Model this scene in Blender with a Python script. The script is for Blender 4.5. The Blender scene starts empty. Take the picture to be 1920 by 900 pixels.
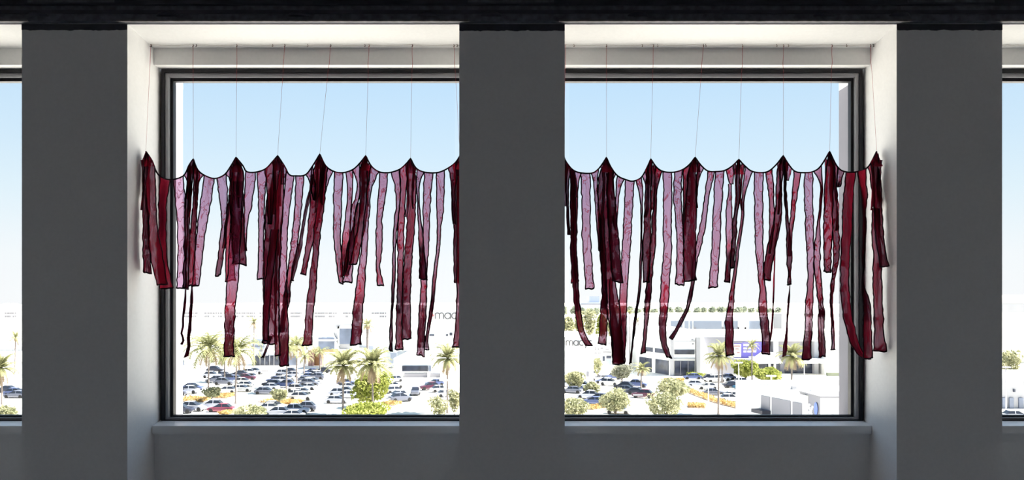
import bpy, math, random
from mathutils import Vector, noise
R = random.Random(7)
PI = math.pi
F, CX, HY = 1500.0, 960.0, 562.0          # focal length (px of a 1920 wide frame), principal column, horizon row
CZ, GZ = 1.55, -17.45                      # eye height above the room floor, street level below it
S = bpy.context.scene
COL = S.collection

# ---------------------------------------------------------------- camera, sky, sun, exposure
cam_d = bpy.data.cameras.new('camera'); cam = bpy.data.objects.new('camera', cam_d); COL.objects.link(cam)
cam.location = (0, 0, CZ); cam.rotation_euler = (PI/2, 0, 0)
cam_d.sensor_width = 36; cam_d.lens = 36*F/1920; cam_d.shift_y = (HY-450)/1920
cam_d.clip_start = 0.05; cam_d.clip_end = 9000
S.camera = cam
w = bpy.data.worlds.new('sky'); S.world = w; w.use_nodes = True
nt = w.node_tree; bg = nt.nodes['Background']
tc = nt.nodes.new('ShaderNodeTexCoord'); sx = nt.nodes.new('ShaderNodeSeparateXYZ')
rp = nt.nodes.new('ShaderNodeValToRGB')
nt.links.new(tc.outputs['Generated'], sx.inputs[0]); nt.links.new(sx.outputs['Z'], rp.inputs[0]); nt.links.new(rp.outputs[0], bg.inputs[0])
el = rp.color_ramp.elements
el[0].position = 0.0; el[0].color = (0.95, 0.955, 0.96, 1)
el[1].position = 1.0; el[1].color = (0.33, 0.55, 0.90, 1)
for p, c in ((0.05, (0.915, 0.945, 0.96)), (0.12, (0.76, 0.885, 0.955)), (0.18, (0.65, 0.82, 0.955)), (0.27, (0.535, 0.745, 0.945)), (0.55, (0.42, 0.64, 0.925))):
    e = el.new(p); e.color = (*c, 1)
bg.inputs[1].default_value = 1.06
sun_d = bpy.data.lights.new('sun', 'SUN'); sun = bpy.data.objects.new('sun', sun_d); COL.objects.link(sun)
sun_d.energy = 27.0; sun_d.angle = 0.009; sun_d.color = (1.0, 0.95, 0.86)
sun.rotation_euler = Vector((0.58, 0.045, 0.80)).to_track_quat('Z', 'Y').to_euler()
S.view_settings.view_transform = 'Standard'; S.view_settings.look = 'None'
S.view_settings.exposure = 0.0; S.view_settings.gamma = 1.0; S.view_settings.use_curve_mapping = False
S.cycles.transparent_max_bounces = 32; S.cycles.max_bounces = 10; S.cycles.diffuse_bounces = 5; S.cycles.use_denoising = True

# ---------------------------------------------------------------- helpers
def W(px, py, Y): return ((px-CX)*Y/F, Y, CZ+(HY-py)*Y/F)
def G(px, py):
    Y = (CZ-GZ)*F/(py-HY); return ((px-CX)*Y/F, Y, GZ)
class MB:
    def __init__(s): s.v = []; s.f = []
    def add(s, vs, fs):
        b = len(s.v); s.v += [tuple(p) for p in vs]; s.f += [tuple(i+b for i in f) for f in fs]
    def box(s, x0, x1, y0, y1, z0, z1):
        s.add([(x0,y0,z0),(x1,y0,z0),(x1,y1,z0),(x0,y1,z0),(x0,y0,z1),(x1,y0,z1),(x1,y1,z1),(x0,y1,z1)],
              [(3,2,1,0),(4,5,6,7),(0,1,5,4),(1,2,6,5),(2,3,7,6),(3,0,4,7)])
    def prism(s, fp, z0, z1):
        n = len(fp)
        s.add([(x,y,z0) for x,y in fp]+[(x,y,z1) for x,y in fp],
              [tuple(range(n))[::-1], tuple(range(n,2*n))]+[(i,(i+1)%n,n+(i+1)%n,n+i) for i in range(n)])
    def slab(s, poly, Y, d):                  # an upright plate from a front outline (x, z) with real depth d
        n = len(poly)
        s.add([(x,Y,z) for x,z in poly]+[(x,Y+d,z) for x,z in poly],
              [tuple(range(n)), tuple(range(n,2*n))[::-1]]+[(i,n+i,n+(i+1)%n,(i+1)%n) for i in range(n)])
    def tube(s, pts, r, n=6):
        pts = [Vector(p) for p in pts]; b = len(s.v); rr = r if isinstance(r, (list, tuple)) else [r]*len(pts)
        for i, p in enumerate(pts):
            t = (pts[min(i+1,len(pts)-1)]-pts[max(i-1,0)])
            t = t.normalized() if t.length > 1e-9 else Vector((0,0,1))
            a = t.cross(Vector((0,1,0)) if abs(t.y) < .9 else Vector((1,0,0))).normalized(); c = t.cross(a)
            for k in range(n):
                q = p+(a*math.cos(2*PI*k/n)+c*math.sin(2*PI*k/n))*rr[i]; s.v.append(tuple(q))
        for i in range(len(pts)-1):
            for k in range(n):
                s.f.append((b+i*n+k, b+i*n+(k+1)%n, b+(i+1)*n+(k+1)%n, b+(i+1)*n+k))
        s.f.append(tuple(b+k for k in range(n))[::-1]); e = b+(len(pts)-1)*n; s.f.append(tuple(e+k for k in range(n)))
    def mesh(s, name, m, smooth=False, org=(0,0,0)):
        me = bpy.data.meshes.new(name)
        me.from_pydata([(x-org[0],y-org[1],z-org[2]) for x,y,z in s.v], [], s.f)
        if m: me.materials.append(m)
        if smooth: me.polygons.foreach_set('use_smooth', [True]*len(me.polygons))
        me.update(); return me
    def build(s, name, m, parent=None, smooth=False, org=None):
        if org is None: org = tuple(parent['_o']) if parent is not None and '_o' in parent else (0,0,0)
        o = bpy.data.objects.new(name, s.mesh(name, m, smooth, org)); COL.objects.link(o)
        if parent is not None: o.parent = parent
        o['_o'] = org
        return o
def tag(o, label=None, cat=None, group=None, kind=None):
    for k, v in (('label',label),('category',cat),('group',group),('kind',kind)):
        if v: o[k] = v
    return o
def thing(name, label, cat, loc, group=None, rz=0):
    o = bpy.data.objects.new(name, None); COL.objects.link(o); o.location = loc; o.rotation_euler.z = rz
    o.empty_display_size = .2; o['_o'] = tuple(loc)
    return tag(o, label, cat, group)
def struct(o, label=None): return tag(o, label, kind='structure')
def copy_obj(o, parent=None):
    c = o.copy(); COL.objects.link(c)
    if parent is not None: c.parent = parent
    return c

# ---------------------------------------------------------------- materials
def mat(name, col, rough=.7, metal=0., nscale=0., namt=.1, bump=0., spec=.3, co='Object'):
    m = bpy.data.materials.new(name); m.use_nodes = True; t = m.node_tree; b = t.nodes['Principled BSDF']
    b.inputs['Base Color'].default_value = (*col,1); b.inputs['Roughness'].default_value = rough
    b.inputs['Metallic'].default_value = metal; b.inputs['Specular IOR Level'].default_value = spec
    if nscale:
        c = t.nodes.new('ShaderNodeTexCoord'); n = t.nodes.new('ShaderNodeTexNoise'); n.inputs['Scale'].default_value = nscale; n.inputs['Detail'].default_value = 5
        t.links.new(c.outputs[co], n.inputs['Vector'])
        r = t.nodes.new('ShaderNodeValToRGB')
        r.color_ramp.elements[0].color = (*[max(0,x*(1-namt)) for x in col],1); r.color_ramp.elements[1].color = (*[min(1,x*(1+namt)) for x in col],1)
        r.color_ramp.elements[0].position = .3; r.color_ramp.elements[1].position = .7
        t.links.new(n.outputs['Fac'], r.inputs[0]); t.links.new(r.outputs[0], b.inputs['Base Color'])
        if bump:
            bp = t.nodes.new('ShaderNodeBump'); bp.inputs['Strength'].default_value = bump; bp.inputs['Distance'].default_value = .002
            t.links.new(n.outputs['Fac'], bp.inputs['Height']); t.links.new(bp.outputs[0], b.inputs['Normal'])
    return m
def leaf_mat(name, a, b_, tr=.35, ns=.9):
    m = bpy.data.materials.new(name); m.use_nodes = True; t = m.node_tree; t.nodes.clear()
    o = t.nodes.new('ShaderNodeOutputMaterial'); d = t.nodes.new('ShaderNodeBsdfDiffuse'); l = t.nodes.new('ShaderNodeBsdfTranslucent'); x = t.nodes.new('ShaderNodeMixShader')
    c = t.nodes.new('ShaderNodeTexCoord'); n = t.nodes.new('ShaderNodeTexNoise'); n.inputs['Scale'].default_value = ns; n.inputs['Detail'].default_value = 4
    r = t.nodes.new('ShaderNodeValToRGB'); r.color_ramp.elements[0].color = (*a,1); r.color_ramp.elements[1].color = (*b_,1)
    r.color_ramp.elements[0].position = .35; r.color_ramp.elements[1].position = .65
    t.links.new(c.outputs['Object'], n.inputs['Vector']); t.links.new(n.outputs['Fac'], r.inputs[0])
    t.links.new(r.outputs[0], d.inputs[0]); t.links.new(r.outputs[0], l.inputs[0]); x.inputs[0].default_value = tr
    t.links.new(d.outputs[0], x.inputs[1]); t.links.new(l.outputs[0], x.inputs[2]); t.links.new(x.outputs[0], o.inputs[0])
    return m
def pane_mat(name):
    m = bpy.data.materials.new(name); m.use_nodes = True; t = m.node_tree; t.nodes.clear()
    o = t.nodes.new('ShaderNodeOutputMaterial'); a = t.nodes.new('ShaderNodeBsdfTransparent'); g = t.nodes.new('ShaderNodeBsdfGlossy'); x = t.nodes.new('ShaderNodeMixShader')
    f = t.nodes.new('ShaderNodeLayerWeight'); f.inputs[0].default_value = .12
    a.inputs[0].default_value = (.985,.995,1,1); g.inputs['Roughness'].default_value = .02
    f2 = t.nodes.new('ShaderNodeMath'); f2.operation = 'MULTIPLY_ADD'; f2.inputs[1].default_value = .30; f2.inputs[2].default_value = .008
    t.links.new(f.outputs['Facing'], f2.inputs[0]); t.links.new(f2.outputs[0], x.inputs[0]); t.links.new(a.outputs[0], x.inputs[1]); t.links.new(g.outputs[0], x.inputs[2]); t.links.new(x.outputs[0], o.inputs[0])
    return m
def cloth_mat():
    # sheer burgundy cloth: the mesh attribute 'dens' says how many layers of weave lie on each other there
    m = bpy.data.materials.new('sheer_burgundy_cloth'); m.use_nodes = True; t = m.node_tree; t.nodes.clear(); N = t.nodes.new; L = t.links.new
    o = N('ShaderNodeOutputMaterial'); at = N('ShaderNodeAttribute'); at.attribute_name = 'dens'
    c = N('ShaderNodeTexCoord'); mp = N('ShaderNodeMapping'); mp.inputs['Scale'].default_value = (1,1,.45); L(c.outputs['Object'], mp.inputs[0])
    n = N('ShaderNodeTexNoise'); n.inputs['Scale'].default_value = 17; n.inputs['Detail'].default_value = 3; n.inputs['Distortion'].default_value = 1.2; L(mp.outputs[0], n.inputs['Vector'])
    weave = N('ShaderNodeTexNoise'); weave.inputs['Scale'].default_value = 260; L(c.outputs['Object'], weave.inputs['Vector'])
    rid = N('ShaderNodeMath'); rid.operation = 'SUBTRACT'; L(n.outputs['Fac'], rid.inputs[0]); rid.inputs[1].default_value = .5
    ab = N('ShaderNodeMath'); ab.operation = 'ABSOLUTE'; L(rid.outputs[0], ab.inputs[0])
    cr = N('ShaderNodeMapRange'); cr.inputs['From Min'].default_value = 0; cr.inputs['From Max'].default_value = .026; cr.inputs['To Min'].default_value = .42; cr.inputs['To Max'].default_value = 0; L(ab.outputs[0], cr.inputs[0])
    wv = N('ShaderNodeMath'); wv.operation = 'MULTIPLY_ADD'; L(weave.outputs['Fac'], wv.inputs[0]); wv.inputs[1].default_value = .22; wv.inputs[2].default_value = -.11
    s1 = N('ShaderNodeMath'); s1.operation = 'ADD'; L(cr.outputs[0], s1.inputs[0]); L(wv.outputs[0], s1.inputs[1])
    s2 = N('ShaderNodeMath'); s2.operation = 'MULTIPLY_ADD'; L(rid.outputs[0], s2.inputs[0]); s2.inputs[1].default_value = .35; L(s1.outputs[0], s2.inputs[2])
    s3 = N('ShaderNodeMath'); s3.operation = 'ADD'; s3.use_clamp = True; L(s2.outputs[0], s3.inputs[0]); L(at.outputs['Fac'], s3.inputs[1])
    tr = N('ShaderNodeBsdfTransparent'); tr.inputs[0].default_value = (.80,.58,.79,1)
    rp = N('ShaderNodeValToRGB'); e = rp.color_ramp.elements
    e[0].position = .3; e[0].color = (.13,.03,.075,1); e[1].position = .97; e[1].color = (.060,.003,.011,1); k = e.new(.80); k.color = (.36,.012,.032,1)
    L(at.outputs['Fac'], rp.inputs[0])
    df = N('ShaderNodeBsdfDiffuse'); tl = N('ShaderNodeBsdfTranslucent'); L(rp.outputs[0], df.inputs[0]); L(rp.outputs[0], tl.inputs[0])
    mx = N('ShaderNodeMixShader'); mx.inputs[0].default_value = .5; L(df.outputs[0], mx.inputs[1]); L(tl.outputs[0], mx.inputs[2])
    fx = N('ShaderNodeMixShader'); L(s3.outputs[0], fx.inputs[0]); L(tr.outputs[0], fx.inputs[1]); L(mx.outputs[0], fx.inputs[2]); L(fx.outputs[0], o.inputs[0])
    return m
M = dict(
    paint=mat('white_wall_paint', (.87,.865,.86), .75, nscale=60, namt=.02, bump=.15),
    sill=mat('satin_white_sill_paint', (.90,.90,.90), .32, spec=.6),
    black=mat('black_ceiling_paint', (.13,.13,.155), .6, nscale=30, namt=.35, bump=.5),
    black2=mat('black_steel', (.055,.055,.072), .5, nscale=12, namt=.3),
    grimy=mat('dusty_dark_steel', (.20,.19,.19), .7, nscale=25, namt=.4),
    carpet=mat('pale_concrete_floor', (.80,.80,.84), .95, nscale=80, namt=.3, bump=.4),
    frame=mat('black_window_metal', (.012,.012,.016), .45, .0),
    bead=mat('grey_aluminium_bead', (.34,.34,.36), .4, .3),
    concrete=mat('grey_precast', (.235,.23,.26), .85, nscale=6, namt=.05),
    precast=mat('pale_sunlit_precast', (.86,.86,.86), .85, nscale=6, namt=.04),
    pane=pane_mat('window_glass'), cloth=cloth_mat(),
    hem=mat('dark_rolled_hem', (.030,.003,.012), .9, nscale=90, namt=.4),
    cord=mat('dark_cord', (.016,.004,.010), .9, nscale=120, namt=.4),
    thread=mat('red_thread', (.42,.07,.08), .8, nscale=300, namt=.3),
    wire=mat('thin_steel_wire', (.35,.30,.24), .5, .5), hook=mat('brown_cup_hook', (.10,.06,.04), .5, .3),
    asphalt=mat('pale_parking_surface', (.74,.71,.65), .95, nscale=.06, namt=.05, bump=0),
    white=mat('white_stucco', (.86,.86,.84), .9, nscale=.2, namt=.03),
    offwhite=mat('cream_stucco', (.80,.77,.70), .9, nscale=.2, namt=.03),
    grey=mat('grey_stucco', (.25,.25,.28), .9, nscale=.3, namt=.05),
    pale=mat('pale_grey_stucco', (.36,.365,.39), .9, nscale=.3, namt=.05),
    louvre=mat('grey_louvre', (.25,.25,.27), .8), glazing=mat('blue_grey_glazing', (.16,.19,.26), .25, nscale=.4, namt=.3),
    darkglass=mat('dark_shop_glass', (.035,.042,.065), .15, nscale=.8, namt=.6), bluegl=mat('pale_blue_glazing', (.28,.32,.40), .3),
    orange=mat('orange_tile', (0.336,0.168,0.077), .8), pink=mat('pink_stone', (0.392,0.238,0.210), .8), tan=mat('tan_awning', (0.390,0.300,0.150), .8),
    purple=mat('violet_sign_panel', (.16,.14,.46), .6), letters=mat('grey_sign_letters', (.10,.10,.11), .6), redstar=mat('red_sign_star', (.75,.16,.16), .6),
    whitesign=mat('white_sign_paint', (.9,.9,.92), .6), bluesign=mat('blue_sign_disc', (.15,.22,.62), .6),
    trunk=mat('palm_bark', (0.184,0.160,0.152), .95, nscale=3, namt=.3), bark=mat('brown_bark', (0.144,0.120,0.104), .95, nscale=3, namt=.3),
    palm=leaf_mat('palm_leaf', (0.176,0.197,0.093), (0.352,0.342,0.186)), palmdry=leaf_mat('dry_palm_leaf', (0.255,0.196,0.136), (0.340,0.272,0.196)),
    leafg=leaf_mat('yellow_green_leaf', (.17,.205,.035), (.38,.395,.13)), leafo=leaf_mat('olive_leaf', (0.184,0.199,0.114), (0.483,0.469,0.298)),
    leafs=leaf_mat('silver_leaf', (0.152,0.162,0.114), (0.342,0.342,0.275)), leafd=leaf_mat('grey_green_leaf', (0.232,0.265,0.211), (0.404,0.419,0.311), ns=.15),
    flower=leaf_mat('orange_flower', (0.418,0.261,0.104), (0.548,0.431,0.209)), soil=mat('pale_mulch', (0.342,0.252,0.180), .95, nscale=1.2, namt=.2),
    kerb=mat('pale_kerb', (.72,.68,.62), .9), tyre=mat('black_tyre', (.02,.02,.022), .8), carglass=mat('dark_car_glass', (.02,.024,.035), .08, spec=.5),
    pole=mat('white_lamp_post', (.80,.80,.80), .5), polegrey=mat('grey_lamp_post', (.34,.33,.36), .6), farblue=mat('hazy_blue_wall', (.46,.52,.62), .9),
    shingle=mat('dark_awning', (.05,.05,.065), .6), lampglow=None)
def paintcar(n, c): return mat(n, c, .25, .1, spec=.5)
CARC = dict(white=paintcar('white_car_paint',(.5,.5,.5)), silver=paintcar('silver_car_paint',(0.374,0.392,0.466)), grey=paintcar('grey_car_paint',(0.122,0.131,0.172)),
    blue=paintcar('blue_car_paint',(0.075,0.098,0.203)), dark=paintcar('charcoal_car_paint',(0.027,0.030,0.048)), maroon=paintcar('maroon_car_paint',(0.083,0.027,0.048)),
    red=paintcar('red_car_paint',(0.172,0.037,0.064)), bright=paintcar('sky_blue_car_paint',(.02,.075,.13)))

# ---------------------------------------------------------------- the room
PW = .2525; SP = 2.094; YF, YB = 3.83, 4.25; XN = SP-PW            # pier half width, spacing, wall front and back, niche edge
b = MB(); b.box(-5.2, 5.2, -4.2, YB, -.2, 0); struct(b.build('floor', M['carpet']))
b = MB(); b.box(-5.2, 5.2, -4.2, YB, 3.6, 3.8); struct(b.build('ceiling', M['black']))
b = MB(); b.box(-5.2, 5.2, -4.4, -4.2, -.2, 3.8); struct(b.build('wall_back', M['paint']))
for n, x in (('wall_left', -5.0), ('wall_right', 4.8)):
    b = MB(); b.box(x, x+.2, -4.2, YB, 0, 3.6); struct(b.build(n, M['paint']))
for k in range(-2, 3):                                              # the piers between the window niches
    b = MB(); x0, x1 = k*SP-PW, k*SP+PW
    if abs(k) == 2: x0, x1 = (x0, 4.8) if k > 0 else (-4.8, x1)
    b.box(x0, x1, YF, YB, 0, 2.866); o = b.build('pillar', M['paint']); struct(o)
    # ragged black paint run along the top of the pier
    r = MB(); n = 40; top, bot = [], []
    for i in range(n+1):
        x = x0+(x1-x0)*i/n; d = .0275+.004*noise.noise((x*22, k*3.1, 0))+.003*noise.noise((x*70, k, 5)) + (.003 if k == 0 else 0)
        bot.append((x, 2.868-d)); top.append((x, 2.869))
    r.slab(bot+top[::-1], YF-.003, .0035); struct(r.build('trim_1', M['black2']))
b = MB()                                                            # header over the niches: its underside slopes slightly to the glass
b.add([(-4.8,YF,2.868),(4.8,YF,2.868),(4.8,YB,2.829),(-4.8,YB,2.829),(-4.8,YF,3.6),(4.8,YF,3.6),(4.8,YB,3.6),(-4.8,YB,3.6)],
      [(3,2,1,0),(4,5,6,7),(0,1,5,4),(1,2,6,5),(2,3,7,6),(3,0,4,7)])
struct(b.build('wall_front', M['paint']))
# black steel beam and channel in front of the header
beam = thing('ceiling_beam', None, None, (0, 3.79, 2.87)); struct(beam, 'black steel beam under the ceiling over both niches')
b = MB(); b.box(-4.8,4.8,3.795,YF,2.872,2.945); b.build('web', M['black'], beam)
b = MB(); b.box(-4.8,4.8,3.775,YF,2.945,2.953); b.build('upper_ledge', M['black2'], beam)
b = MB(); b.box(-4.8,4.8,3.785,3.796,2.905,2.921); b.build('conduit_strip', M['black2'], beam)
b = MB(); b.box(-4.8,4.8,3.81,YF,2.953,3.6); b.build('upper_panel', M['black2'], beam)
for k in range(-2, 3):
    b = MB()
    if k < 2: b.box(k*SP+PW-.03, (k+1)*SP-PW+.05, 3.786, 3.8, 2.8685, 2.8755); b.build('bottom_flange', M['grimy'], beam)
    c = MB(); c.box(k*SP-.21, k*SP+.2, 3.803, 3.811, 2.957, 3.3); c.build('hanger_plate', M['black'], beam)
for px in (312, 560, 802, 921, 1197, 1545, 1688, 70):                # dark lumps of old fireproofing along the beam
    b = MB(); x = (px-CX)*3.79/F
    b.tube([(x-.05,3.795,2.897),(x-.03,3.79,2.903),(x,3.788,2.905),(x+.03,3.79,2.902),(x+.05,3.795,2.895)], [.003,.011,.014,.010,.003], 8)
    b.build('fireproofing_lump', M['black2'], beam, True)

SILLZ, HEADZ = .905, 2.757
for wi, k in enumerate(range(-2, 2)):
    x0, x1 = k*SP+PW, (k+1)*SP-PW
    b = MB(); b.box(x0, x1, 4.12, YB, 0, SILLZ-.002); struct(b.build('wall_front', M['paint']))
    b = MB(); b.box(x0, x1, 4.112, 4.19, HEADZ, 2.845); struct(b.build('trim_2', M['paint']))
    win = thing('window_%d' % (wi+1), None, None, (x0, 4.19, SILLZ)); struct(win)
    b = MB(); b.add([(x0+.003,4.088,SILLZ-.037),(x1-.003,4.088,SILLZ-.037),(x1-.003,4.185,SILLZ-.037),(x0+.003,4.185,SILLZ-.037),(x0+.003,4.088,SILLZ),(x1-.003,4.088,SILLZ),(x1-.003,4.185,SILLZ+.0145),(x0+.003,4.185,SILLZ+.0145)],[(3,2,1,0),(4,5,6,7),(0,1,5,4),(1,2,6,5),(2,3,7,6),(3,0,4,7)]); b.box(x0+.003, x1-.003, 4.094, 4.12, SILLZ-.044, SILLZ-.037); b.build('window_sill', M['sill'], win)
    def ring(m, n, a0, a1, ya, yb):
        q = MB(); xa, xb, za, zb = x0+(.012 if k != 0 else -.035), x1-(.012 if k != -1 else -.035), SILLZ+.010, HEADZ-.004; h = .56; g = 1.12
        q.box(xa+a0, xa+a1, ya, yb, za+a0*h, zb-a0*g); q.box(xb-a1, xb-a0, ya, yb, za+a0*h, zb-a0*g)
        q.box(xa+a1, xb-a1, ya, yb, za+a0*h, za+a1*h); q.box(xa+a1, xb-a1, ya, yb, zb-a1*g, zb-a0*g)
        return q.build(n, m, win)
    ring(M['frame'], 'frame', 0, .016, 4.172, YB); ring(M['bead'], 'glazing_bead', .016, .034, 4.182, 4.214); ring(M['frame'], 'gasket', .034, .049, 4.205, 4.24)
    b = MB(); b.box(x0+.05, x1-.05, 4.220, 4.226, SILLZ+.03, HEADZ-.05); b.build('pane', M['pane'], win)
    b = MB(); b.box(x0-.1, x1+.1, YB, 4.36, SILLZ-.4, SILLZ-.03); struct(b.build('trim_3', M['concrete']))
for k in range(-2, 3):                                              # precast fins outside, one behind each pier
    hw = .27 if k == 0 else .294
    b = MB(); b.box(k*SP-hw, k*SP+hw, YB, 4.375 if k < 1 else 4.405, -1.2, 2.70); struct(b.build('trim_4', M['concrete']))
    b = MB(); b.box(k*SP-hw, k*SP+hw, YB, 4.375 if k < 1 else 4.405, 2.70, 4.6); struct(b.build('trim_5', M['precast']))  # upper fin: a sunlit wedge put into paler colour
# ---------------------------------------------------------------- the two fabric garlands
YP = 3.975
def smooth(pts, step):
    """resample (x, y, *rest) rows along y with Catmull-Rom"""
    out = []
    for i in range(len(pts)-1):
        p0, p1, p2, p3 = pts[max(i-1,0)], pts[i], pts[i+1], pts[min(i+2,len(pts)-1)]
        L = math.hypot(p2[0]-p1[0], p2[1]-p1[1]); n = max(1, int(L/step))
        for j in range(n):
            t = j/n
            out.append([.5*((2*a1)+(-a0+a2)*t+(2*a0-5*a1+4*a2-a3)*t*t+(-a0+3*a1-3*a2+a3)*t*t*t) for a0,a1,a2,a3 in zip(p0,p1,p2,p3)])
    out.append(list(pts[-1])); return out
def yplane(px, layer):
    lim = (XN-.014)*F/max(1, abs(px-CX)); return max(3.845, min(YP+layer, lim))
def clampx(x): s = 1 if x > 0 else -1; return s*min(max(abs(x), PW+.006), XN-.008)
def strip(parent, idx, d0, d1, flat, name='fabric_strip', label=None, hem=True):
    rows = [tuple(flat[i:i+3]) for i in range(0, len(flat), 3)]
    ytop, ybot = rows[0][1], rows[-1][1]; rows = smooth(rows, 5.5)
    layer = .022*math.sin(idx*2.399); NU = 7; me = MB(); dens = []; L, Rr = [], []
    big = max(r[2] for r in rows)
    for j, (x, y, wd) in enumerate(rows):
        wd = max(1.1, wd); f = (y-ytop)/max(1, ybot-ytop); d = d0+(d1-d0)*min(1, max(0, (f-.5)/.3)) if d0 != d1 else d0
        bunch = max(0., 1-wd/18.); A = .0025+.010*bunch+.006*(d > .85)
        Yp = min(yplane(x-wd/2, layer), yplane(x+wd/2, layer))
        wob = .9*noise.noise((idx*7.3, y*.035, 1)); e1 = 1.9*noise.noise((idx*3.7, y*.10, 2)); e2 = 1.9*noise.noise((idx*5.1, y*.10, 9))
        xa, xb = x-wd/2+wob+e1*min(1, wd/8), x+wd/2+wob+e2*min(1, wd/8)
        for k in range(NU):
            u = k/(NU-1); xx = xa+(xb-xa)*u
            dy = A*math.sin(u*(5+6*bunch)+idx+2.2*noise.noise((idx*2.1, y*.02, 4)))+.004*noise.noise((xx*.12, y*.05, idx))
            yy = y
            if y-ytop < 22:
                cy = cord_y(xx)
                if cy is not None and abs(cy-ytop) < 22: yy = y+(cy-ytop)*(1-(y-ytop)/22)
            if ybot-y < 9 and ybot > 480: yy += (1-(ybot-y)/9)*(2.6*noise.noise((xx*.21, idx*3.3, 6))+1.6*math.sin(idx*1.7)*(u-.5)*2); xx += (xx-x)*.16*(1-(ybot-y)/9)
            X = clampx((xx-CX)*Yp/F); me.v.append((X, Yp+dy*min(1, .2+(y-ytop)/30), CZ+(HY-yy)*Yp/F))
            dens.append(min(1., d+.25*bunch*(d < .9)))
        L.append(me.v[-NU]); Rr.append(me.v[-1])
        if j:
            q = len(me.v)-2*NU
            for k in range(NU-1): me.f.append((q+k, q+k+1, q+NU+k+1, q+NU+k))
    o = me.build(name, M['cloth'], parent, True)
    at = o.data.attributes.new('dens', 'FLOAT', 'POINT'); at.data.foreach_set('value', dens)
    if label: o['label'] = label
    if hem:
        h = MB(); r = .0030 if big > 9 else .0016
        h.tube(L, r, 4); h.tube(Rr, r, 4)
        if big > 6: h.tube(me.v[-NU:], .0042 if ybot > 480 else .0026, 5)
        h.build('hem', M['hem'], o, True)
    return o
def cord_pts(pts):
    out, seg = [], []
    for i, p in enumerate(pts):
        seg.append(p)
        peak = 0 < i < len(pts)-1 and pts[i-1][1] > p[1] < pts[i+1][1]
        if peak or i == len(pts)-1: out += smooth(seg, 4)[(1 if out else 0):]; seg = [p]
    return out
CORD = []
def cord_y(px):
    for (xa, ya), (xb, yb) in zip(CORD, CORD[1:]):
        if xa <= px <= xb: return ya+(yb-ya)*(px-xa)/max(1e-6, xb-xa)
    return None
s, m, dk, op = .48, .80, .94, .92
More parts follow.
